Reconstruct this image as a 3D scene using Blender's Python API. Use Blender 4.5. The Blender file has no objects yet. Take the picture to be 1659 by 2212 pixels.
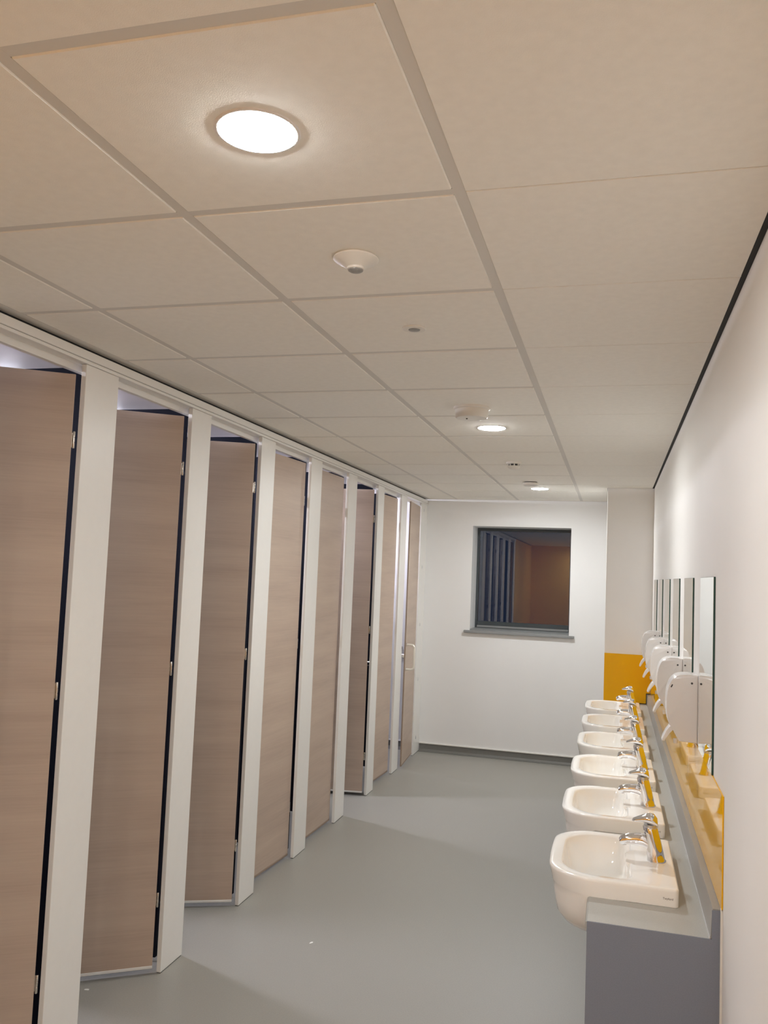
import bpy, bmesh, math, random
from mathutils import Vector, Matrix

# ------------------------------------------------------------------ camera
SC = bpy.context.scene
COL = SC.collection
PI = math.pi
W, H = 1659, 2212
FPX = 1802.79
YAW, PITCH, ROLL = (math.radians(a) for a in (15.5109, 4.1578, 2.3301))
cd = bpy.data.cameras.new('camera')
cam = bpy.data.objects.new('camera', cd)
COL.objects.link(cam)
cd.sensor_fit = 'VERTICAL'
cd.sensor_height = 24.0
cd.lens = FPX / H * 24.0
cd.clip_start = 0.02
fw = Vector((-math.sin(YAW)*math.cos(PITCH), math.cos(YAW)*math.cos(PITCH), math.sin(PITCH)))
rt = Vector((math.cos(YAW), math.sin(YAW), 0))
up = rt.cross(fw)
r2 = math.cos(ROLL)*rt + math.sin(ROLL)*up
u2 = -math.sin(ROLL)*rt + math.cos(ROLL)*up
m = Matrix((r2, u2, -fw)).transposed().to_4x4()
m.translation = Vector((0, 0, 1.72))
cam.matrix_world = m
SC.camera = cam

# ------------------------------------------------------------------ world, exposure
SC.view_settings.view_transform = 'Standard'
SC.view_settings.look = 'None'
SC.view_settings.gamma = 1
SC.view_settings.use_curve_mapping = False
SC.view_settings.exposure = 2.66
SC.cycles.max_bounces = 16
SC.cycles.diffuse_bounces = 12
SC.cycles.glossy_bounces = 6
wd = bpy.data.worlds.new('night')
SC.world = wd
wd.use_nodes = True
wd.node_tree.nodes['Background'].inputs[0].default_value = (0.002, 0.003, 0.006, 1)
wd.node_tree.nodes['Background'].inputs[1].default_value = 1.0
LAMP = 66.0          # radiance of the corridor downlight diffusers
LAMP_COL = (0.965, 0.985, 0.985, 1)
CUB_LAMP = 85.0      # radiance of the cubicle downlight diffusers
CUB_COL = (0.88, 0.87, 1.0, 1)

# ------------------------------------------------------------------ dimensions
CEIL = 2.475
XR = 0.298           # right wall face
XF = -1.805          # front face of the cubicle pilasters
YE = 8.12            # far wall face
YB = -2.30           # wall behind the camera
XL = -3.25           # wall behind the cubicles
XBOX, YBOX = -0.06, 6.93

# ------------------------------------------------------------------ materials
MATS = {}
def mat(name, col, rough=0.5, metal=0.0, spec=0.5, noise=0.0, nscale=8.0, bump=0.0, bscale=200.0,
        emit=None, estr=0.0, trans=0.0, ior=1.5, stretch=None, coat=0.0):
    mt = bpy.data.materials.new(name)
    mt.use_nodes = True
    nt = mt.node_tree
    b = nt.nodes['Principled BSDF']
    b.inputs['Base Color'].default_value = (*col, 1)
    b.inputs['Roughness'].default_value = rough
    b.inputs['Metallic'].default_value = metal
    b.inputs['Specular IOR Level'].default_value = spec
    b.inputs['IOR'].default_value = ior
    b.inputs['Transmission Weight'].default_value = trans
    b.inputs['Coat Weight'].default_value = coat
    b.inputs['Coat Roughness'].default_value = 0.05
    if emit:
        b.inputs['Emission Color'].default_value = emit
        b.inputs['Emission Strength'].default_value = estr
    if noise or bump:
        tc = nt.nodes.new('ShaderNodeTexCoord')
        mp = nt.nodes.new('ShaderNodeMapping')
        if stretch:
            mp.inputs['Scale'].default_value = stretch
        nt.links.new(tc.outputs['Object'], mp.inputs[0])
    if noise:
        n = nt.nodes.new('ShaderNodeTexNoise')
        n.inputs['Scale'].default_value = nscale
        n.inputs['Detail'].default_value = 6
        nt.links.new(mp.outputs[0], n.inputs['Vector'])
        rp = nt.nodes.new('ShaderNodeValToRGB')
        rp.color_ramp.elements[0].position = 0.3
        rp.color_ramp.elements[1].position = 0.7
        rp.color_ramp.elements[0].color = (*[c*(1-noise) for c in col], 1)
        rp.color_ramp.elements[1].color = (*[min(1, c*(1+noise)) for c in col], 1)
        nt.links.new(n.outputs['Fac'], rp.inputs[0])
        nt.links.new(rp.outputs[0], b.inputs['Base Color'])
    if bump:
        n2 = nt.nodes.new('ShaderNodeTexNoise')
        n2.inputs['Scale'].default_value = bscale
        n2.inputs['Detail'].default_value = 4
        nt.links.new(mp.outputs[0], n2.inputs['Vector'])
        bp = nt.nodes.new('ShaderNodeBump')
        bp.inputs['Strength'].default_value = bump
        bp.inputs['Distance'].default_value = 0.002
        nt.links.new(n2.outputs['Fac'], bp.inputs['Height'])
        nt.links.new(bp.outputs[0], b.inputs['Normal'])
    MATS[name] = mt
    return mt

def wood(name, a, b_, c):
    mt = bpy.data.materials.new(name)
    mt.use_nodes = True
    nt = mt.node_tree
    b = nt.nodes['Principled BSDF']
    b.inputs['Roughness'].default_value = 0.42
    b.inputs['Specular IOR Level'].default_value = 0.45
    tc = nt.nodes.new('ShaderNodeTexCoord')
    oi = nt.nodes.new('ShaderNodeObjectInfo')
    ad = nt.nodes.new('ShaderNodeVectorMath'); ad.operation = 'ADD'
    sc = nt.nodes.new('ShaderNodeVectorMath'); sc.operation = 'SCALE'
    cb = nt.nodes.new('ShaderNodeCombineXYZ')
    nt.links.new(oi.outputs['Random'], cb.inputs[0]); nt.links.new(oi.outputs['Random'], cb.inputs[2])
    nt.links.new(cb.outputs[0], sc.inputs[0]); sc.inputs['Scale'].default_value = 13.0
    nt.links.new(tc.outputs['Object'], ad.inputs[0]); nt.links.new(sc.outputs[0], ad.inputs[1])
    def nz(scale, nscale, detail, rough=0.6):
        mp = nt.nodes.new('ShaderNodeMapping'); mp.inputs['Scale'].default_value = scale
        nt.links.new(ad.outputs[0], mp.inputs[0])
        n = nt.nodes.new('ShaderNodeTexNoise'); n.inputs['Scale'].default_value = nscale
        n.inputs['Detail'].default_value = detail; n.inputs['Roughness'].default_value = rough
        nt.links.new(mp.outputs[0], n.inputs['Vector'])
        return n
    n1 = nz((1, 1.1, 11), 1.0, 4)           # broad horizontal bands
    n2 = nz((1, 3.0, 160), 1.0, 4, 0.7)     # fine grain lines
    mx = nt.nodes.new('ShaderNodeMix'); mx.data_type = 'FLOAT'
    mx.inputs[0].default_value = 0.30
    nt.links.new(n1.outputs['Fac'], mx.inputs[2]); nt.links.new(n2.outputs['Fac'], mx.inputs[3])
    rp = nt.nodes.new('ShaderNodeValToRGB')
    e = rp.color_ramp.elements
    e[0].position = 0.30; e[0].color = (*a, 1)
    e[1].position = 0.72; e[1].color = (*c, 1)
    k = rp.color_ramp.elements.new(0.5); k.color = (*b_, 1)
    nt.links.new(mx.outputs[0], rp.inputs[0])
    nt.links.new(rp.outputs[0], b.inputs['Base Color'])
    bp = nt.nodes.new('ShaderNodeBump'); bp.inputs['Strength'].default_value = 0.12
    bp.inputs['Distance'].default_value = 0.001
    nt.links.new(n2.outputs['Fac'], bp.inputs['Height']); nt.links.new(bp.outputs[0], b.inputs['Normal'])
    MATS[name] = mt
    return mt

M_tile = mat('ceiling_tile', (0.90, 0.875, 0.815), 0.9, noise=0.02, nscale=40, bump=0.25, bscale=500)
M_bar = mat('grid_bar', (0.70, 0.68, 0.64), 0.6)
M_wall = mat('wall_paint', (0.86, 0.845, 0.82), 0.55, noise=0.01, nscale=3, bump=0.06, bscale=300)
M_wallcool = mat('far_wall_paint', (0.84, 0.845, 0.85), 0.55, noise=0.01, nscale=3, bump=0.06, bscale=300)
M_cubwall = mat('cubicle_wall_paint', (0.86, 0.84, 0.87), 0.6, noise=0.01, nscale=3)
M_orange = mat('orange_wall_paint', (0.82, 0.47, 0.11), 0.6, noise=0.02, nscale=3)
M_post = mat('white_laminate', (0.84, 0.83, 0.80), 0.38, noise=0.008, nscale=30)
M_floor = mat('vinyl_floor', (0.35, 0.342, 0.312), 0.42, noise=0.05, nscale=180, bump=0.15, bscale=350)
M_skirt = mat('grey_vinyl_cove', (0.17, 0.17, 0.16), 0.5, noise=0.03, nscale=60)
M_black = mat('black_gap', (0.008, 0.008, 0.008), 0.7, noise=0.1)
M_navy = mat('navy_laminate', (0.009, 0.010, 0.017), 0.85, spec=0.12, noise=0.05)
M_wood = wood('door_wood', (0.44, 0.34, 0.275), (0.52, 0.41, 0.33), (0.59, 0.475, 0.38))
M_edge = mat('door_edge', (0.30, 0.22, 0.165), 0.5, noise=0.05, nscale=40)
M_alu = mat('aluminium', (0.72, 0.72, 0.72), 0.32, metal=0.85, noise=0.02)
M_chrome = mat('chrome', (0.86, 0.87, 0.90), 0.05, metal=1.0, noise=0.01)
M_satin = mat('satin_steel', (0.75, 0.72, 0.66), 0.25, metal=1.0, noise=0.02)
M_handle = mat('brushed_handle_steel', (0.88, 0.85, 0.78), 0.35, metal=0.35, noise=0.02)
M_ceramic = mat('white_ceramic', (0.93, 0.915, 0.88), 0.10, spec=0.5, coat=0.4, noise=0.004, nscale=5)
M_top = mat('pale_grey_laminate', (0.42, 0.42, 0.395), 0.45, noise=0.05, nscale=350)
M_upst = mat('upstand_grey', (0.33, 0.325, 0.31), 0.4, noise=0.03, nscale=200)
M_ips = mat('dark_grey_laminate', (0.205, 0.23, 0.285), 0.5, noise=0.05, nscale=300)
M_yellow = mat('yellow_gloss', (0.88, 0.47, 0.010), 0.025, spec=0.14, noise=0.006, nscale=4)
M_mirror = mat('silvering', (0.90, 0.93, 0.91), 0.01, metal=1.0, noise=0.002)
M_medge = mat('green_glass_edge', (0.015, 0.06, 0.05), 0.15, noise=0.05)
M_white = mat('white_plastic', (0.80, 0.78, 0.77), 0.22, noise=0.006, nscale=5)
M_sensor = mat('sensor_plastic', (0.80, 0.77, 0.71), 0.35, noise=0.006, nscale=5)
M_lens = mat('grey_lens', (0.30, 0.30, 0.29), 0.35, noise=0.15, nscale=120)
M_darkp = mat('dark_plastic', (0.05, 0.05, 0.05), 0.4, noise=0.05)
M_frame = mat('grey_window_frame', (0.055, 0.07, 0.08), 0.35, noise=0.03)
M_sill = mat('grey_sill', (0.26, 0.27, 0.275), 0.4, noise=0.03)
M_glass = mat('pane_glass', (0.92, 0.95, 0.97), 0.0, trans=1.0, ior=1.52, noise=0.001)
M_lamp = mat('lamp_diffuser', (0.9, 0.9, 0.9), 0.5, emit=LAMP_COL, estr=LAMP, noise=0.001)
M_clamp = mat('cubicle_lamp_diffuser', (0.9, 0.9, 0.9), 0.5, emit=CUB_COL, estr=CUB_LAMP, noise=0.001)
M_logo = mat('logo_ink', (0.12, 0.11, 0.10), 0.5, noise=0.05)
M_paper = mat('paper', (0.85, 0.85, 0.82), 0.8, noise=0.02)
M_gasket = mat('seal', (0.75, 0.73, 0.68), 0.5, noise=0.02)

# ------------------------------------------------------------------ helpers
def box(bm, x0, y0, z0, x1, y1, z1, bev=0.0, seg=1):
    r = bmesh.ops.create_cube(bm, size=1)
    vs = r['verts']
    for v in vs:
        v.co = Vector((x0+(v.co.x+.5)*(x1-x0), y0+(v.co.y+.5)*(y1-y0), z0+(v.co.z+.5)*(z1-z0)))
    if bev:
        es = {e for v in vs for e in v.link_edges}
        bmesh.ops.bevel(bm, geom=list(es), offset=bev, segments=seg, affect='EDGES', profile=0.5)
    return bm

def B(x0, y0, z0, x1, y1, z1, bev=0.0, seg=1):
    return box(bmesh.new(), x0, y0, z0, x1, y1, z1, bev, seg)

def obj(name, bm, mt, parent=None, smooth=False, loc=None):
    me = bpy.data.meshes.new(name)
    bmesh.ops.recalc_face_normals(bm, faces=bm.faces[:])
    bm.to_mesh(me); bm.free()
    me.materials.append(mt)
    if smooth:
        for p in me.polygons: p.use_smooth = True
        try:
            me.set_sharp_from_angle(angle=math.radians(smooth if smooth is not True else 40))
        except Exception:
            pass
    o = bpy.data.objects.new(name, me)
    COL.objects.link(o)
    if parent: o.parent = parent
    if loc: o.location = loc
    return o

def inst(src, parent, loc=None):
    c = src.copy(); COL.objects.link(c); c.parent = parent
    if loc is not None: c.location = loc
    return c

def tag(o, label, cat, group=None):
    o['label'] = label; o['category'] = cat
    if group: o['group'] = group
    return o

def thing(name, label, cat, loc=(0, 0, 0), rz=0, group=None):
    o = bpy.data.objects.new(name, None)
    o.empty_display_size = 0.1
    COL.objects.link(o)
    o.location = loc; o.rotation_euler = (0, 0, rz)
    return tag(o, label, cat, group)

def struct(o):
    o['kind'] = 'structure'; return o

def lathe(bm, prof, n=32, c=(0, 0), cap0=True, cap1=True):
    rings = []
    for r, z in prof:
        rings.append([bm.verts.new((c[0]+r*math.cos(2*PI*k/n), c[1]+r*math.sin(2*PI*k/n), z)) for k in range(n)])
    for a, b in zip(rings, rings[1:]):
        for k in range(n):
            bm.faces.new((a[k], a[(k+1) % n], b[(k+1) % n], b[k]))
    if cap0: bm.faces.new(rings[0][::-1])
    if cap1: bm.faces.new(rings[-1])
    return bm

def tube(bm, pts, radii, n=14, sx=1.0):
    """swept tube along pts with per-point radius; sx squashes in the second frame axis"""
    pts = [Vector(p) for p in pts]
    rings = []
    for i, p in enumerate(pts):
        t = (pts[min(i+1, len(pts)-1)] - pts[max(i-1, 0)]).normalized()
        ref = Vector((0, 1, 0)) if abs(t.y) < 0.9 else Vector((1, 0, 0))
        a = t.cross(ref).normalized(); b = t.cross(a).normalized()
        r = radii[i] if isinstance(radii, (list, tuple)) else radii
        rings.append([bm.verts.new(p + a*r*math.cos(2*PI*k/n)*sx + b*r*math.sin(2*PI*k/n)) for k in range(n)])
    for a, b in zip(rings, rings[1:]):
        for k in range(n):
            bm.faces.new((a[k], a[(k+1) % n], b[(k+1) % n], b[k]))
    bm.faces.new(rings[0][::-1]); bm.faces.new(rings[-1])
    return bm

def prism_y(bm, poly, y0, y1, bev=0.0, seg=2):
    """poly in (x,z), extruded along y"""
    a = [bm.verts.new((x, y0, z)) for x, z in poly]
    b = [bm.verts.new((x, y1, z)) for x, z in poly]
    n = len(poly)
    f0 = bm.faces.new(a); f1 = bm.faces.new(b[::-1])
    for k in range(n):
        bm.faces.new((a[k], b[k], b[(k+1) % n], a[(k+1) % n]))
    if bev:
        es = list(f0.edges) + list(f1.edges)
        bmesh.ops.bevel(bm, geom=es, offset=bev, segments=seg, affect='EDGES', profile=0.5)
    return bm

# ================================================================== STRUCTURE
fl = struct(obj('floor', B(XL-.1, YB-.1, -0.06, XR+.1, YE+.1, 0.0), M_floor))

# ceiling: slab with tiles and grid bars as its pieces
ceil = struct(obj('ceiling', B(XL-.1, YB-.1, CEIL+0.022, XR+.1, YE+.1, CEIL+0.08), M_cubwall))
lines_x = [-1.508, -0.908, -0.308]
lines_y = [1.568+0.571*n for n in range(-7, 12)]
XC0, XC1 = -1.80, 0.285
xs = [XC0] + lines_x + [XC1]
ys = [YB] + lines_y[1:] + [YE-.0202]
CENX = (xs[2]+xs[3])/2
lamp_ys = (1.279, 4.172, 7.035, -1.614)  # last one is an added, unseen lamp that brightens the near room
tile_cache = {}
for i in range(4):
    for j in range(len(ys)-1):
        gx0 = 0.0125 if i > 0 else 0.022
        gx1 = 0.0125 if i < 3 else 0.001
        gy = 0.0125 if i < 3 else 0.0022
        x0, x1 = xs[i]+gx0, xs[i+1]-gx1
        y0, y1 = ys[j]+(gy if j else .001), ys[j+1]-(gy if j < len(ys)-2 else .001)
        parts = [(x0, y0, x1, y1)]
        if i == 3 and y1 > YBOX:
            parts = [(x0, y0, XBOX-.003, y1)]
            if y0 < YBOX-.02:
                parts.append((XBOX-.003, y0, x1, YBOX-.003))
        for (a, b, c, d) in parts:
            if i == 2 and any(b < ly < d for ly in lamp_ys):
                key = ('lamp', round(d-b, 4))
            else:
                key = (round(c-a, 4), round(d-b, 4))
            cx, cy = (a+c)/2, (b+d)/2
            if key[0] == 'lamp' or key not in tile_cache:
                bm = B(-(c-a)/2, -(d-b)/2, 0, (c-a)/2, (d-b)/2, 0.018, 0.0025 if i < 3 else 0.001)
                o = obj('ceiling_tile', bm, M_tile, ceil, loc=(cx, cy, CEIL-0.002))
                tile_cache[key] = o
            else:
                inst(tile_cache[key], ceil, (cx, cy, CEIL-0.002))
for x in lines_x:
    obj('grid_bar', B(x-.012, YB, CEIL, x+.012, YE-.0202, CEIL+0.02), M_bar, ceil)
obj('edge_trim', B(-1.829, YB, CEIL-.001, XC0+.019, YE, CEIL+0.02), M_bar, ceil)
obj('edge_trim', B(XC0+.019, YE-.02, CEIL-.003, XBOX-.003, YE, CEIL+0.02), M_bar, ceil)
for y in lines_y[1:]:
    for i in range(3):
        a = xs[i]+.012 if i else XC0+.02
        obj('cross_bar', B(a, y-.012, CEIL+.0002, xs[i+1]-.012, y+.012, CEIL+0.02), M_bar, ceil)
    obj('cross_bar', B(xs[3]+.012, y-.004, CEIL+.0002, (XC1 if y < YBOX else XBOX-.003), y+.004, CEIL+0.02), M_bar, ceil)
# lowered flat ceiling over the cubicles
obj('cubicle_ceiling_panel', B(XL, YB, CEIL, -1.90, YE, CEIL+0.02), M_cubwall, ceil)

struct(obj('trim_1', B(XC1, YB, CEIL-.001, XR+.004, YBOX, CEIL+0.022), M_black))     # black shadow gap, right
struct(obj('trim_2', B(-1.90, YB, 2.4685, -1.830, YE, CEIL+0.022), M_black))        # black strip standing in for the shade in the gap over the head rail
bm = B(XBOX-.003, YBOX-.003, CEIL-.001, XR, YBOX+.0, CEIL+.02)
box(bm, XBOX-.003, YBOX-.003, CEIL-.001, XBOX, YE, CEIL+.02)
struct(obj('trim_3', bm, M_black))

struct(obj('wall_right', B(XR, YB-.1, 0, XR+.1, YE+.1, CEIL+.02), M_wall))
struct(obj('wall_left', B(XL-.1, YB-.1, 0, XL, YE+.1, CEIL+.02), M_cubwall))
struct(obj('wall_near', B(XL, YB-.1, 0, XR, YB, CEIL+.02), M_orange))
struct(obj('wall_return', B(XF-.10, YB, 0, XF, 0.93, 2.458), M_orange))
WX0, WX1, WZ0, WZ1 = -1.340, -0.397, 1.190, 2.214
bm = B(XL, YE, 0, WX0, YE+.42, CEIL+.02)
box(bm, WX1, YE, 0, XR, YE+.42, CEIL+.02)
box(bm, WX0, YE, 0, WX1, YE+.42, WZ0)
box(bm, WX0, YE, WZ1, WX1, YE+.42, CEIL+.02)
struct(obj('wall_far', bm, M_wallcool))
bm = B(XBOX, YBOX, 0, XR, YE, CEIL+.02, 0.002)
struct(obj('wall_boxing', bm, M_wall))

# coved skirting on the far wall, with the pale cap strip
prof = [(YE, 0.0), (YE-.035, 0.0), (YE-.035, .003), (YE-.018, .010), (YE-.008, .025), (YE-.005, .075), (YE, .075)]
def cove(x0, x1):
    bm = bmesh.new()
    a = [bm.verts.new((x0, y, z)) for y, z in prof]; b = [bm.verts.new((x1, y, z)) for y, z in prof]
    bm.faces.new(a); bm.faces.new(b[::-1])
    for k in range(len(prof)):
        bm.faces.new((a[k], b[k], b[(k+1) % len(prof)], a[(k+1) % len(prof)]))
    return bm
bb = struct(obj('baseboard_far', cove(-1.80, XBOX), M_skirt))
obj('cap_strip', B(-1.80, YE-.014, .0752, XBOX, YE, .087, .002), M_post, bb)
bb = struct(obj('baseboard_cubicle', cove(XL, -1.83), M_skirt))
obj('cap_strip', B(XL, YE-.009, .0752, -1.83, YE, .086, .002), M_post, bb)

# window
win = bpy.data.objects.new('window_1', None); COL.objects.link(win); struct(win)
GY = YE + 0.30
bm = B(WX0, GY, WZ0+.02, WX0+.022, GY+.06, WZ1)
box(bm, WX1-.022, GY, WZ0+.02, WX1, GY+.06, WZ1)
box(bm, WX0+.022, GY, WZ1-.028, WX1-.022, GY+.06, WZ1)
box(bm, WX0+.022, GY, WZ0+.02, WX1-.022, GY+.06, WZ0+.085, 0.003)
obj('window_frame', bm, M_frame, win)
obj('glazing_bead', B(WX0+.022, GY-.012, WZ0+.024, WX1-.022, GY+.002, WZ0+.045, .002), M_sill, win)
obj('window_pane', B(WX0+.02, GY+.014, WZ0+.08, WX1-.02, GY+.018, WZ1-.026), M_glass, win)
obj('window_pane', B(WX0+.02, GY+.036, WZ0+.08, WX1-.02, GY+.040, WZ1-.026), M_glass, win)
obj('window_sill', B(WX0-.055, YE-.035, WZ0-.016, WX1+.05, YE, WZ0+.008, .004, 2), M_sill, win)
obj('sill_board', B(WX0, YE, WZ0-.0, WX1, GY+.06, WZ0+.0205), M_sill, win)

# ================================================================== CUBICLE ROW
L = [2.510, 3.282, 4.041, 4.798, 5.555, 6.322, 7.076, 7.862]
Rr = [2.710, 3.463, 4.227, 4.995, 5.754, 6.500, 7.283, YE-.0005]
ords = ['nearest', 'second', 'third', 'fourth', 'fifth', 'sixth', 'seventh', 'last and farthest']
PT = 0.020
def pilaster(y0, y1, label, group=None):
    t = thing('cubicle_pilaster', label, 'pilaster', (XF-PT, (y0+y1)/2, 0), 0, group)
    w = (y1-y0)/2
    obj('pilaster_board', B(0, -w, 0.004, PT, w, 2.411, .0022, 2), M_post, t)
    obj('foot_seal', B(.001, -w+.004, 0, PT-.001, w-.004, .004), M_skirt, t)
    return t
pil = []
for i in range(8):
    lab = ['nearest white pilaster, broad and cut off by the bottom edge of the photo',
           'second white pilaster from the camera, between the second and third wooden doors',
           'third white pilaster from the camera, between the third and fourth wooden doors',
           'fourth white pilaster from the camera, between the two nearly closed doors',
           'fifth white pilaster from the camera, just before the wide open sixth door',
           'sixth white pilaster from the camera, hinging the farther dark open door',
           'seventh white pilaster from the camera, beside the door with the pull handle',
           'last white pilaster in the row, against the far wall with small screw caps'][i]
    pil.append(pilaster(L[i], Rr[i], lab))
for y, lb in ((1.075, 'white pilaster seen only in the window reflection, strip touching the orange wall'),
              (1.845, 'white pilaster seen only in the window reflection, second strip from the orange wall')):
    pilaster(y-.1, y+.1, lb)
for z in (2.345, 1.79, 1.233, .708, .155):
    bm = lathe(bmesh.new(), [(.011, 0), (.011, .003), (.006, .006)], 12)
    bmesh.ops.rotate(bm, verts=bm.verts, cent=(0, 0, 0), matrix=Matrix.Rotation(PI/2, 3, 'Y'))
    bmesh.ops.scale(bm, verts=bm.verts, vec=(1, .8, 1.5))
    c = obj('screw_cap', bm, M_alu, pil[7], True)
    c.location = (PT, 7.965-(L[7]+Rr[7])/2, z)

# head rail
hr = thing('head_rail', 'long white head rail running along the tops of all cubicle pilasters', 'rail', (XF, 0.93, 2.411))
y0, y1 = 0.0, YE-.93-.001
obj('rail_body', B(-.045, y0, .001, .006, y1, .013, .003, 2), M_post, hr)
obj('rail_face', B(-.040, y0, .0155, .003, y1, .047, .002), M_post, hr)
obj('rail_groove', B(-.038, y0, .0128, .000, y1, .0157), M_skirt, hr)
obj('recessed_header', B(-.068, y0, -.022, -.046, y1, .047, .0015), M_post, hr)

# dark partitions between cubicles
pc = [1.075, 1.845] + [(a+b)/2 for a, b in zip(L[:7], Rr[:7])]
for k, y in enumerate(pc):
    o = obj('partition_panel', B(-(XF-PT-.055-XL)+.002, -.0095, 0.02, 0, .0095, 2.425, .001), M_navy, loc=(XF-PT-.055, y, 0))
    tag(o, 'dark navy dividing panel ' + ('behind the %s white pilaster' % ords[k-2] if k > 1 else 'seen only reflected in the window'),
        'partition', None if k > 1 else 'partitions seen only in the window reflection')
    bm = B(-.9, -.0095, 0, -.86, .0095, .02)
    box(bm, -.10, -.0095, 0, -.06, .0095, .02)
    obj('panel_foot', bm, M_alu, o)

# doors
openings = [(1.947, L[0])] + list(zip(Rr[:7], L[1:8]))
angles = [57, 55, 65, 4.0, 1.5, 80, 3.0, -4.2]
dlabels = ['nearest wooden cubicle door, cut off by the left edge, swung inwards',
           'second wooden cubicle door, brown and open, white strip at its foot',
           'third wooden cubicle door, swung inwards, between the second and third pilasters',
           'fourth wooden cubicle door, nearly closed, left of the fourth pilaster',
           'fifth wooden cubicle door, nearly closed and narrow, left of the fifth pilaster',
           'sixth wooden cubicle door, dark and swung wide open with black gap above',
           'seventh wooden cubicle door, pale and closed beside the seventh pilaster',
           'farthest wooden cubicle door with a steel pull handle, ajar into the room']
hinge_src = None
DZ0, DZ1 = 0.022, 2.372
for i, ((a, b), ang) in enumerate(zip(openings, angles)):
    w = b-a-.022
    hx = XF-PT-.012
    if i == 7: hx = XF-.008
    d = thing('cubicle_door', dlabels[i], 'door', (hx, b-.014 if i < 7 else b-.016, 0), -math.radians(ang))
    ww = w if i < 7 else w-.002
    x0, x1 = (-.013, 0)
    obj('door_panel', B(x0, -ww, DZ0+.012, x1, 0, DZ1, .0012), M_wood, d)
    obj('edge_band', B(x0+.0005, -ww-.0012, DZ0+.012, x1-.0005, -ww, DZ1), M_edge, d)
    obj('bottom_strip', B(x0-.001, -ww, DZ0, x1+.001, 0, DZ0+.013, .002), M_post if ang > 20 else M_edge, d)
    for z in (.30, 1.27, 2.14):
        if hinge_src is None:
            bm = lathe(bmesh.new(), [(.003, -.03), (.0045, -.028), (.0045, -.010), (.0035, -.009), (.0035, -.008), (.0045, -.007),
                                     (.0045, .007), (.0035, .008), (.0035, .009), (.0045, .010), (.0045, .028), (.003, .03)], 12)
            box(bm, -.0095, -.030, -.026, -.0072, .002, .026)
            hinge_src = obj('hinge', bm, M_satin, d, True, loc=(-.006, .0068, z))
        else:
            inst(hinge_src, d, (-.006, .0068, z))
    # indicator bolt near the free edge, inside face
    bm = lathe(bmesh.new(), [(.0, -.030), (.018, -.028), (.020, -.022), (.020, 0)], 16, cap0=False)
    bmesh.ops.rotate(bm, verts=bm.verts, cent=(0, 0, 0), matrix=Matrix.Rotation(PI/2, 3, 'Y'))
    o = obj('thumb_turn', bm, M_satin, d, True, loc=(-.0135, -ww+.03, 0.985))
    if i == 7:
        yh = -ww+.035
        pts = [(.0, yh, .868), (.045, yh, .868)]
        for k in range(7):
            t = k/6*PI/2
            pts.append((.045+.028*math.sin(t), yh, .868+.028*(1-math.cos(t))))
        for k in range(7):
            t = k/6*PI/2
            pts.append((.045+.028*math.cos(t), yh, 1.086-.028+.028*math.sin(t)))
        pts += [(.0, yh, 1.086)]
        obj('pull_handle', tube(bmesh.new(), pts, .0105, 12), M_handle, d, True)
        for z in (.868, 1.086):
            bm = lathe(bmesh.new(), [(.016, 0), (.016, .003), (.013, .005)], 16)
            bmesh.ops.rotate(bm, verts=bm.verts, cent=(0, 0, 0), matrix=Matrix.Rotation(PI/2, 3, 'Y'))
            obj('handle_rose', bm, M_satin, d, True, loc=(.0, yh, z))

# two dark wall pegs visible through the last cubicle opening
for z, w in ((.985, 'upper'), (.915, 'lower')):
    bm = B(-.014, -.02, -.014, .014, 0, .014, .004, 2)
    o = obj('wall_peg', bm, M_darkp, loc=(-2.02, YE, z))
    tag(o, 'small black wall fixing seen through the farthest cubicle gap, %s of two' % w, 'fixing')

# cubicle downlights
cl_src = None
cub_c = [2.228] + [(a+b)/2 for a, b in openings[1:]]
for k, y in enumerate(cub_c):
    t = thing('cubicle_downlight', 'round cool-white ceiling light inside the %s cubicle, hidden above its door' % ords[k], 'ceiling light',
              (-2.56, y, CEIL))
    if cl_src is None:
        a = obj('bezel', lathe(bmesh.new(), [(.060, 0), (.060, -.004), (.075, -.004), (.078, 0)], 28, cap0=False, cap1=False), M_white, t, True)
        b = obj('diffuser', lathe(bmesh.new(), [(.060, -.001), (.0595, -.007), (.055, -.012), (.042, -.016), (.022, -.0185), (.008, -.019)], 28), M_clamp, t)
        cl_src = (a, b)
    else:
        inst(cl_src[0], t); inst(cl_src[1], t)

# ================================================================== CEILING FITTINGS
ZC = CEIL-.002
dl_src = None
for k, y in enumerate(lamp_ys):
    t = thing('downlight', ['large bright round downlight nearest the camera in a ceiling tile',
                            'bright round downlight just behind the drum-shaped detector',
                            'small bright round downlight nearest the far wall',
                            'round downlight in the ceiling behind the camera, out of view'][k], 'ceiling light', (-.610, y, ZC))
    if dl_src is None:
        a = obj('bezel', lathe(bmesh.new(), [(.060, -.0010), (.0690, -.0022), (.0720, -.0022), (.0745, -.0008), (.0750, 0)], 40, cap0=False, cap1=False), M_white, t, True)
        b = obj('diffuser', lathe(bmesh.new(), [(.0690, -.0016), (.0686, -.0022), (.064, -.0034), (.054, -.0046), (.040, -.0056), (.020, -.0062)], 40), M_lamp, t)
        dl_src = (a, b)
    else:
        inst(dl_src[0], t); inst(dl_src[1], t)

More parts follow.
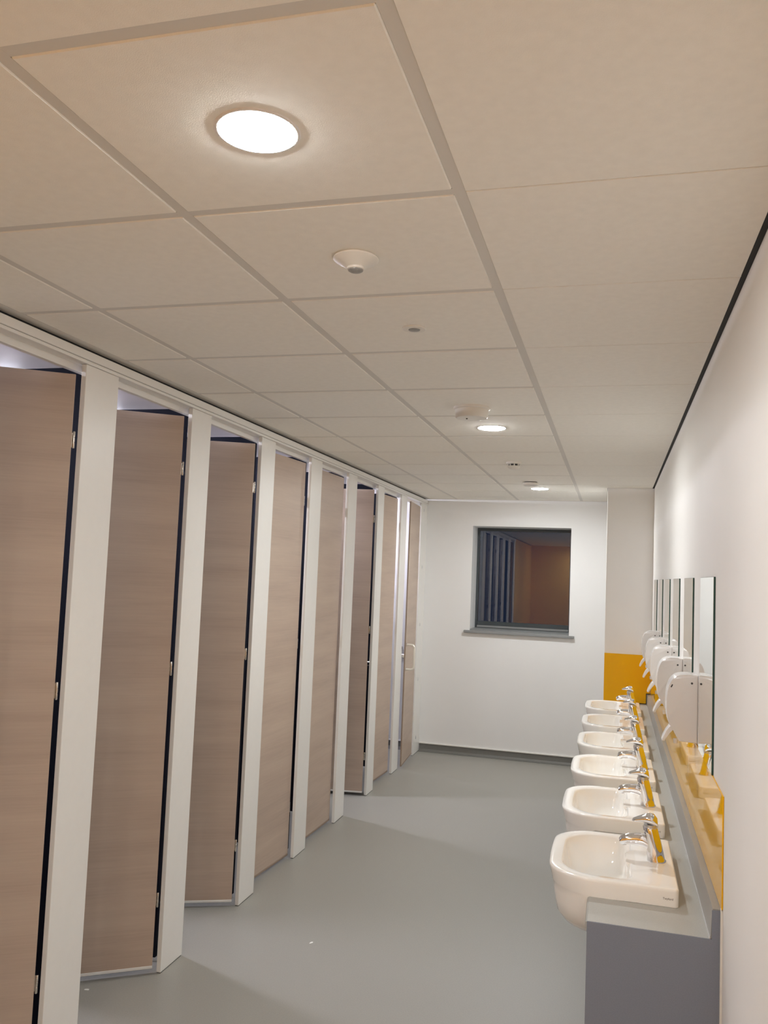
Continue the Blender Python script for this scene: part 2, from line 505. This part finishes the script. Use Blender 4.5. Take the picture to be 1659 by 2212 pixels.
t = thing('motion_sensor', 'white dish-shaped motion sensor with a grey lens, nearest the camera', 'sensor', (-.612, 1.862, ZC))
obj('sensor_body', lathe(bmesh.new(), [(.050, 0), (.050, -.002), (.055, -.003), (.055, -.006), (.052, -.009), (.042, -.015), (.030, -.021), (.022, -.026), (.021, -.030), (.0195, -.031)], 40, cap0=False), M_sensor, t, True)
obj('lens', lathe(bmesh.new(), [(.0185, -.0305), (.018, -.033), (.015, -.035), (.009, -.0362)], 28), M_lens, t, True)
t = thing('motion_sensor', 'small flush round sensor with a grey centre, behind the dish-shaped one', 'sensor', (-.606, 2.446, ZC))
obj('sensor_body', lathe(bmesh.new(), [(.037, 0), (.037, -.002), (.0345, -.0045), (.024, -.005), (.019, -.005)], 36, cap0=False), M_sensor, t, True)
obj('lens', lathe(bmesh.new(), [(.0185, -.0045), (.0175, -.0065), (.012, -.008)], 24), M_lens, t, True)
t = thing('smoke_detector', 'cream drum-shaped detector just in front of the middle downlight', 'detector', (-.627, 3.66, ZC))
obj('detector_base', lathe(bmesh.new(), [(.082, 0), (.082, -.008), (.076, -.012)], 36, cap0=False), M_sensor, t, True)
obj('detector_body', lathe(bmesh.new(), [(.074, -.010), (.075, -.014), (.072, -.044), (.068, -.049), (.050, -.052)], 36, cap0=False), M_sensor, t, True)
obj('indicator', lathe(bmesh.new(), [(.004, -.0515), (.004, -.055), (.002, -.056)], 10, (-.018, -.02)), M_darkp, t)
t = thing('smoke_detector', 'small round smoke detector with dark slots, between the two farther downlights', 'detector', (-.642, 5.43, ZC))
obj('detector_base', lathe(bmesh.new(), [(.050, 0), (.050, -.010), (.046, -.014)], 32, cap0=False, cap1=True), M_sensor, t, True)
obj('smoke_slot', lathe(bmesh.new(), [(.034, -.013), (.034, -.030)], 28, cap0=False, cap1=False), M_darkp, t)
obj('detector_head', lathe(bmesh.new(), [(.039, -.026), (.041, -.029), (.038, -.037), (.028, -.045), (.012, -.050)], 32), M_sensor, t, True)
bm = bmesh.new()
for k in range(8):
    a = 2*PI*k/8+.2
    q = B(-.002, -.0035, -.030, .003, .0035, -.012)
    bmesh.ops.transform(q, matrix=Matrix.Rotation(a, 4, 'Z') @ Matrix.Translation((.035, 0, 0)), verts=q.verts)
    me = bpy.data.meshes.new('tmp'); q.to_mesh(me); q.free(); bm.from_mesh(me); bpy.data.meshes.remove(me)
obj('slot_ribs', bm, M_sensor, t)
t = thing('ceiling_disc', 'shallow white ceiling disc just in front of the farthest downlight', 'detector', (-.640, 6.56, ZC))
obj('disc_base', lathe(bmesh.new(), [(.050, 0), (.050, -.008)], 32, cap0=False), M_skirt, t, True)
obj('disc_cover', lathe(bmesh.new(), [(.060, -.007), (.063, -.011), (.060, -.024), (.045, -.032), (.02, -.034)], 32), M_sensor, t, True)

# ================================================================== VANITY UNIT
UX0, UY0, UY1, UZ = -0.050, 2.470, YBOX-.0095, 0.778
van = thing('vanity_unit', 'long grey boxed ledge along the right wall carrying the six basins', 'ledge', (XR, UY0, 0))
def V(x0, y0, z0, x1, y1, z1, *a): return B(x0-XR, y0-UY0, z0, x1-XR, y1-UY0, z1, *a)
obj('end_panel', V(UX0-.003, UY0, 0, XR-.0005, UY0+.003, UZ-.0005), M_ips, van)
obj('upstand_end', V(.272, UY0, UZ-.0005, XR-.0005, UY0+.004, .853), M_ips, van)
pl = [UY0+.019] + [2.91+.345+.69*k for k in range(5)] + [UY1]
for k in range(6):
    a, b, c = pl[k]+.0015-UY0, pl[k+1]-.0015-UY0, 2.91+.69*k-UY0
    bm = bmesh.new()
    zz = [.08, UZ-.022, .63]
    poly = [(a, .08), (b, .08), (b, UZ-.022), (c+.2503, UZ-.022), (c+.2503, .63), (c-.2503, .63), (c-.2503, UZ-.022), (a, UZ-.022)]
    f = [bm.verts.new((UX0-XR, y, z)) for y, z in poly]; g = [bm.verts.new((UX0-XR+.018, y, z)) for y, z in poly]
    bm.faces.new(f); bm.faces.new(g[::-1])
    for q in range(8): bm.faces.new((f[q], g[q], g[(q+1) % 8], f[(q+1) % 8]))
    obj('access_panel', bm, M_ips, van)
obj('plinth', V(UX0+.03, UY0+.019, 0, UX0+.045, UY1, .079), M_ips, van)
bm = bmesh.new()
NX = .088                                   # back edge of the basin cut-outs
yy = [.0032] + [v for k in range(6) for v in (2.91+.69*k-.2503-UY0, 2.91+.69*k+.2503-UY0)] + [UY1-UY0]
wt = [(UX0-.006, UZ-.020), (UX0-.008, UZ-.012), (UX0-.006, UZ-.003), (UX0-.001, UZ), (NX, UZ), (.266, UZ), (.266, UZ-.020), (NX, UZ-.020)]
vv = [[bm.verts.new((x-XR, y, z)) for x, z in wt] for y in yy]
for k in range(len(yy)-1):
    a, b = vv[k], vv[k+1]
    ridx = range(8) if k % 2 == 0 else (4, 5, 6)
    for q in ridx: bm.faces.new((a[q], b[q], b[(q+1) % 8], a[(q+1) % 8]))
    if k % 2:                               # cut-out: close the three inner faces
        bm.faces.new((a[4], b[4], b[7], a[7]))
        bm.faces.new([a[q] for q in (0, 1, 2, 3, 4, 7)]); bm.faces.new([b[q] for q in (0, 1, 2, 3, 4, 7)])
for e in (vv[0], vv[-1]): bm.faces.new(e)
# drop the doubled quad between the front and back halves
fs = [f for f in bm.faces if len(f.verts) == 4 and {v.index for v in f.verts} == set()]
bmesh.ops.remove_doubles(bm, verts=bm.verts, dist=1e-6)
obj('worktop', bm, M_top, van, 30)
bm = bmesh.new()
prism_y(bm, [(.2662-XR, UZ-.02), (.2662-XR, UZ+.001), (.2695-XR, UZ+.007), (.2725-XR, .850), (.275-XR, .856), (-.0005, .856), (-.0005, UZ-.02)],
        .0045, UY1-UY0)
obj('upstand', bm, M_upst, van, 30)
obj('corner_bead', V(.2655, UY0, UZ+.0002, .2685, UY1, UZ+.004), M_alu, van)
tag(obj('sealant_strip', B(.2925, UY0-.012, 0, XR-.0003, UY0-.0005, .862), M_gasket), 'thin pale vertical sealant bead where the ledge end meets the right wall', 'sealant')

# yellow splashback panels
SZ0, SZ1 = .858, 1.1575
p = obj('splashback', B(.2940, UY0-.012, SZ0, XR-.0004, YBOX-.009, SZ1, .0008), M_yellow)
tag(p, 'long glossy yellow splashback on the right wall between ledge and mirrors', 'splashback')
bm = prism_y(bmesh.new(), [(XBOX+.001, UZ+.006), (.2645, UZ+.006), (.2645, .862), (.2915, .862), (.2915, SZ1), (XBOX+.001, SZ1)], YBOX-.0075, YBOX-.0005)
o = obj('splashback', bm, M_yellow)
tag(o, 'square glossy yellow splashback on the boxed corner behind the farthest basin', 'splashback')
bm = prism_y(bmesh.new(), [(XBOX+.001, UZ+.0005), (.2655, UZ+.0005), (.2655, .8575), (.2915, .8575), (.2915, .8615), (.2612, .8615), (.2612, UZ+.0055), (XBOX+.001, UZ+.0055)], YBOX-.009, YBOX-.0006)
obj('joint', bm, M_black, o)

# ================================================================== BASINS
PITCHB = 0.69
ordb = ['nearest', 'second', 'third', 'fourth', 'fifth', 'farthest']
def outline(x0, x1, y0, y1, rf, rb, bulge=0.0, cmin=None):
    """closed loop; front = low x. corners: front-near, back-near, back-far, front-far"""
    pts = []
    def arc(cx, cy, r, a0, a1, n=10):
        for k in range(n+1):
            a = a0+(a1-a0)*k/n
            pts.append([cx+r*math.cos(a), cy+r*math.sin(a)])
    def line(a, b, n):
        for k in range(1, n):
            pts.append([a[0]+(b[0]-a[0])*k/n, a[1]+(b[1]-a[1])*k/n])
    arc(x0+rf, y0+rf, rf, PI, 1.5*PI); line((x0+rf, y0), (x1-rb, y0), 10)
    arc(x1-rb, y0+rb, rb, 1.5*PI, 2*PI); line((x1, y0+rb), (x1, y1-rb), 8)
    arc(x1-rb, y1-rb, rb, 0, .5*PI); line((x1-rb, y1), (x0+rf, y1), 10)
    arc(x0+rf, y1-rf, rf, .5*PI, PI); line((x0, y1-rf), (x0, y0+rf), 8)
    yc, hy = (y0+y1)/2, (y1-y0)/2
    for p in pts:
        if bulge and p[0] < x0+rf:
            wgt = (x0+rf-p[0])/rf
            p[0] -= bulge*wgt*(1-((p[1]-yc)/hy)**2)
    if cmin is not None:
        for p in pts: p[0] = min(p[0], cmin)
    return pts

def basin_mesh():
    # local: origin at back centre of the basin on the worktop; front towards -x
    bm = bmesh.new()
    X0, X1, Y0, Y1 = -.378, -.002, -.25, .25       # world x: -.173 .. .203
    ZR = .052
    rings = []
    def ring(dxf, ds, z, rf=.105, db=0.0, xb=None, bulge=.010):
        rings.append((None, [(x, y, z) for x, y in outline(X0+dxf, X1-db if xb is None else xb, Y0+ds, Y1-ds, rf, .014 if xb is None else .06, bulge)]))
    # underside of the bowl up to the apron that rests on the worktop
    ring(.105, .115, -.142, .07, xb=-.19, bulge=0)
    ring(.072, .075, -.138, .09, xb=-.165, bulge=.004)
    ring(.045, .038, -.120, .115, xb=-.145, bulge=.008)
    ring(.028, .012, -.088, .116, xb=-.130)
    ring(.020, .004, -.050, .124, xb=-.1215)
    ring(.0155, .001, -.020, .128, xb=-.119)
    ring(.013, .0, .0, .128, xb=-.118)
    ring(.0125, .0, .0006, .128, xb=-.118)
    ring(.0125, .0, .0006, .128)
    ring(.011, .0, .004, .128)
    ring(.005, .0, .030, .128)
    ring(.001, .0, .043, .128)
    ring(.001, .001, .048, .127)
    ring(.004, .004, .0515, .125, .003)
    ring(.008, .008, ZR, .121, .006)
    # inner opening
    IX0, IX1, IY = X0+.034, -.132, .214
    def iring(df, db, ds, z, rf, rb):
        rings.append((None, [(x, y, z) for x, y in outline(IX0+df, IX1-db, -IY+ds, IY-ds, rf, rb, .006)]))
    iring(0, 0, 0, ZR, .108, .04)
    iring(.003, .003, .003, ZR-.0015, .106, .04)
    iring(.006, .006, .006, ZR-.006, .104, .042)
    iring(.010, .009, .010, ZR-.030, .102, .045)
    iring(.018, .012, .020, ZR-.070, .105, .05)
    iring(.034, .020, .040, ZR-.104, .085, .05)
    iring(.055, .040, .075, ZR-.124, .045, .04)
    iring(.085, .070, .125, ZR-.131, .02, .02)
    vr = []
    for _, pts in rings:
        vr.append([bm.verts.new(p) for p in pts])
    n = len(vr[0])
    for a, b in zip(vr, vr[1:]):
        for k in range(n):
            try: bm.faces.new((a[k], a[(k+1) % n], b[(k+1) % n], b[k]))
            except ValueError: pass
    bm.faces.new(vr[0][::-1]); bm.faces.new(vr[-1])
    return bm

def tongue_mesh():
    # raised tap platform reaching a little into the bowl
    bm = bmesh.new()
    pts = [(-.122, .075)]
    for k in range(7):
        a = PI/2*k/6
        pts.append((-.138-.012*math.sin(a), .058-.012+.012*math.cos(a)+(.0 if k else .004)))
    for k in range(7):
        a = PI/2*k/6
        pts.append((-.138-.012*math.cos(a), -(.046+.012*math.sin(a))))
    pts.append((-.122, -.075))
    lv = []
    for z, s in ((.018, .30), (.034, .75), (.045, .97), (.0495, 1.0), (.0522, .95)):
        lv.append([bm.verts.new((-.122+(x+.122)*s, y*(.8+.2*s), z)) for x, y in pts])
    n = len(pts)
    for a, b in zip(lv, lv[1:]):
        for k in range(n):
            bm.faces.new((a[k], a[(k+1) % n], b[(k+1) % n], b[k]))
    bm.faces.new(lv[0][::-1]); bm.faces.new(lv[-1])
    return bm

def text_mesh(s, size):
    cu = bpy.data.curves.new('txt', 'FONT'); cu.body = s; cu.size = size; cu.extrude = .0002
    cu.align_x = 'CENTER'
    o = bpy.data.objects.new('txt', cu); COL.objects.link(o)
    dg = bpy.context.evaluated_depsgraph_get(); dg.update()
    me = bpy.data.meshes.new_from_object(o.evaluated_get(dg))
    COL.objects.unlink(o); bpy.data.objects.remove(o)
    bm = bmesh.new(); bm.from_mesh(me)
    return bm

b_src = None
for k in range(6):
    lab = ['nearest white ceramic basin, its side and underside fully in view',
           'second white basin from the camera, brightly lit inside',
           'third white basin from the camera, brightest of the row',
           'fourth white basin from the camera, with soft beige shade inside',
           'fifth white basin from the camera, grey-beige inside',
           'farthest white basin, in front of the square yellow panel'][k]
    t = thing('wash_basin', lab, 'basin', (.205, 2.91+PITCHB*k, UZ), 0)
    if b_src is None:
        b = [obj('basin_bowl', basin_mesh(), M_ceramic, t, 50),
             obj('tap_platform', tongue_mesh(), M_ceramic, t, 50),
             obj('waste_plug', lathe(bmesh.new(), [(.028, 0), (.028, .002), (.022, .003), (.020, .0015)], 20), M_chrome, t, True, loc=(-.235, 0, -.079))]
        bm = text_mesh('Twyford', .0085)
        bmesh.ops.rotate(bm, verts=bm.verts, cent=(0, 0, 0), matrix=Matrix.Rotation(PI/2, 3, 'X'))
        b.append(obj('maker_logo', bm, M_logo, t, loc=(-.033, -.2503, .021)))
        b_src = b
    else:
        for s in b_src: inst(s, t)

# ================================================================== TAPS
def tap_body():
    bm = bmesh.new()
    # leaning barrel from the base towards the lever
    prof = [((.151, 0), .0300), ((.151, .004), .0300), ((.149, .010), .0280), ((.146, .030), .0268), ((.140, .060), .0255), ((.134, .085), .0242),
            ((.130, .103), .0232), ((.1295, .105), .0215)]
    n = 28
    rings = []
    for (x, z), r in prof:
        rings.append([bm.verts.new((x+r*math.cos(2*PI*k/n), r*math.sin(2*PI*k/n), z-.10*r*math.cos(2*PI*k/n))) for k in range(n)])
    for v in rings[0]: v.co.z = 0
    for v in rings[1]: v.co.z = .004
    for a, b in zip(rings, rings[1:]):
        for k in range(n): bm.faces.new((a[k], a[(k+1) % n], b[(k+1) % n], b[k]))
    bm.faces.new(rings[0][::-1]); bm.faces.new(rings[-1])
    return bm
def tap_spout():
    bm = bmesh.new()
    sec = [((.142, .042), .018, .030), ((.125, .052), .018, .026), ((.108, .060), .0175, .0215), ((.085, .061), .0165, .0185), ((.060, .058), .0160, .0165), ((.043, .053), .0155, .0145), ((.036, .049), .013, .009)]
    n = 20; rings = []
    for i, ((x, z), ry, rz) in enumerate(sec):
        rings.append([bm.verts.new((x+.25*rz*math.sin(2*PI*k/n)*-1, ry*math.cos(2*PI*k/n), z+rz*math.sin(2*PI*k/n))) for k in range(n)])
    for a, b in zip(rings, rings[1:]):
        for k in range(n): bm.faces.new((a[k], a[(k+1) % n], b[(k+1) % n], b[k]))
    bm.faces.new(rings[0][::-1]); bm.faces.new(rings[-1])
    return bm
def tap_lever():
    bm = bmesh.new()
    # domed cap with a short blade reaching forward over the spout
    sec = [(.1540, .108, .012, .005), (.1515, .120, .0215, .014), (.141, .1275, .0238, .0185), (.127, .1300, .0238, .0180), (.114, .1300, .0215, .0140),
           (.100, .1275, .0180, .0100), (.086, .1240, .0155, .0072), (.077, .1215, .013, .0055), (.0735, .1205, .009, .003)]
    n = 20; rings = []
    for x, z, ry, rz in sec:
        rings.append([bm.verts.new((x, ry*math.cos(2*PI*k/n), z+rz*math.sin(2*PI*k/n))) for k in range(n)])
    for a, b in zip(rings, rings[1:]):
        for k in range(n): bm.faces.new((a[k], a[(k+1) % n], b[(k+1) % n], b[k]))
    bm.faces.new(rings[0][::-1]); bm.faces.new(rings[-1])
    return bm
t_src = None
for k in range(6):
    t = thing('mixer_tap', 'chrome single-lever mixer tap standing on the %s basin' % ['nearest', 'second', 'third', 'fourth', 'fifth', 'farthest'][k],
              'tap', (0, 2.91+PITCHB*k, UZ+.0521))
    if t_src is None:
        t_src = [obj('tap_body', tap_body(), M_chrome, t, 50), obj('spout', tap_spout(), M_chrome, t, 50),
                 obj('lever', tap_lever(), M_chrome, t, 50),
                 obj('collar', lathe(bmesh.new(), [(.0208, .101), (.0208, .113)], 24, (.131, 0)), M_alu, t, True),
                 obj('aerator', lathe(bmesh.new(), [(.0075, .039), (.0085, .046)], 16, (.050, 0)), M_alu, t, True)]
    else:
        for s in t_src: inst(s, t)

# ================================================================== MIRRORS
m_src = None
for k in range(6):
    t = thing('wall_mirror', ['nearest frameless mirror, widest in view, with green glass edge',
                              'second frameless mirror from the camera on the right wall',
                              'third frameless mirror from the camera on the right wall',
                              'fourth frameless mirror from the camera on the right wall',
                              'fifth frameless mirror from the camera on the right wall',
                              'farthest frameless mirror on the right wall, a thin sliver'][k], 'mirror', (XR-.0003, 2.91+PITCHB*k, 1.1585))
    if m_src is None:
        m_src = [obj('glass_plate', B(-.0055, -.20, 0, 0, .20, .590, .0006), M_medge, t),
                 obj('mirror_face', B(-.0058, -.1985, .0015, -.0054, .1985, .5885), M_mirror, t)]
    else:
        for s in m_src: inst(s, t)

# ================================================================== SOAP DISPENSERS
def bez(p0, p1, p2, p3, n):
    out = []
    for k in range(n):
        t = k/n
        out.append(tuple((1-t)**3*a+3*(1-t)**2*t*b+3*(1-t)*t*t*c+t**3*d for a, b, c, d in zip(p0, p1, p2, p3)))
    return out
def disp_profile():
    # (x from wall face, z from 1.16)
    p = [(0.0, .0), (0.0, .238)]
    p += bez((-.004, .240), (-.060, .243), (-.078, .238), (-.092, .212), 10)
    p += bez((-.092, .212), (-.101, .192), (-.105, .170), (-.1055, .140), 7)
    p += bez((-.1055, .140), (-.1055, .100), (-.102, .068), (-.090, .050), 6)
    p += [(-.088, .050), (-.062, .004)]
    return p
d_src = None
for k in range(5):
    t = thing('soap_dispenser', ['nearest white wall soap dispenser, with a small dark sight slot',
                                 'second white soap dispenser from the camera, partly behind the nearest one',
                                 'third soap dispenser from the camera, middle one of the five',
                                 'fourth soap dispenser from the camera, second from the boxed corner',
                                 'farthest soap dispenser, overlapping the square yellow panel on the boxed corner'][k], 'dispenser', (XR-.0004, 3.252+PITCHB*k, 1.160))
    if d_src is None:
        bm = prism_y(bmesh.new(), disp_profile(), -.052, .052, .006, 3)
        s = [obj('dispenser_body', bm, M_white, t, 60)]
        bm = prism_y(bmesh.new(), [(-.088, .052), (-.093, .050), (-.104, .034), (-.115, .010), (-.118, -.002), (-.110, -.004), (-.103, .010), (-.092, .030), (-.078, .040)], -.030, .030, .002, 2)
        s.append(obj('push_lever', bm, M_white, t, 60))
        s.append(obj('nozzle', lathe(bmesh.new(), [(.007, -.012), (.009, .004)], 14, (-.070, 0)), M_white, t, True))
        bm = lathe(bmesh.new(), [(.0038, 0), (.0038, .0015), (.0025, .002)], 12)
        bmesh.ops.rotate(bm, verts=bm.verts, cent=(0, 0, 0), matrix=Matrix.Rotation(PI/2, 3, 'X'))
        s.append(obj('key_lock', bm, M_darkp, t, True, loc=(-.021, -.0519, .211)))
        d_src = s
        bm = B(-.006, -.009, -.003, .006, .009, .0015, .001)  # small dark plate, on the nearest dispenser only
        w = obj('sight_window', bm, M_darkp, t, loc=(-.0895, -.044, .198))
        w.rotation_euler = (0, math.radians(-63), 0)
    else:
        for s in d_src: inst(s, t)

# ================================================================== LITTLE THINGS
random.seed(4)
for (x, y, rz, lab) in ((-2.008, 3.065, .4, 'tiny scrap of white paper on the floor beneath the second door'),
                        (-1.315, 3.781, 1.2, 'tiny pale paper scrap lying out on the open floor')):
    bm = bmesh.new()
    n = 8
    a = [bm.verts.new((.011*math.cos(2*PI*k/n)*random.uniform(.6, 1.2), .006*math.sin(2*PI*k/n)*random.uniform(.6, 1.3), .0002)) for k in range(n)]
    b = [bm.verts.new((v.co.x, v.co.y, .0012+random.uniform(0, .001))) for v in a]
    bm.faces.new(a[::-1]); bm.faces.new(b)
    for k in range(n): bm.faces.new((a[k], a[(k+1) % n], b[(k+1) % n], b[k]))
    o = obj('paper_scrap', bm, M_paper, loc=(x, y, 0)); o.rotation_euler = (0, 0, rz)
    tag(o, lab, 'paper')
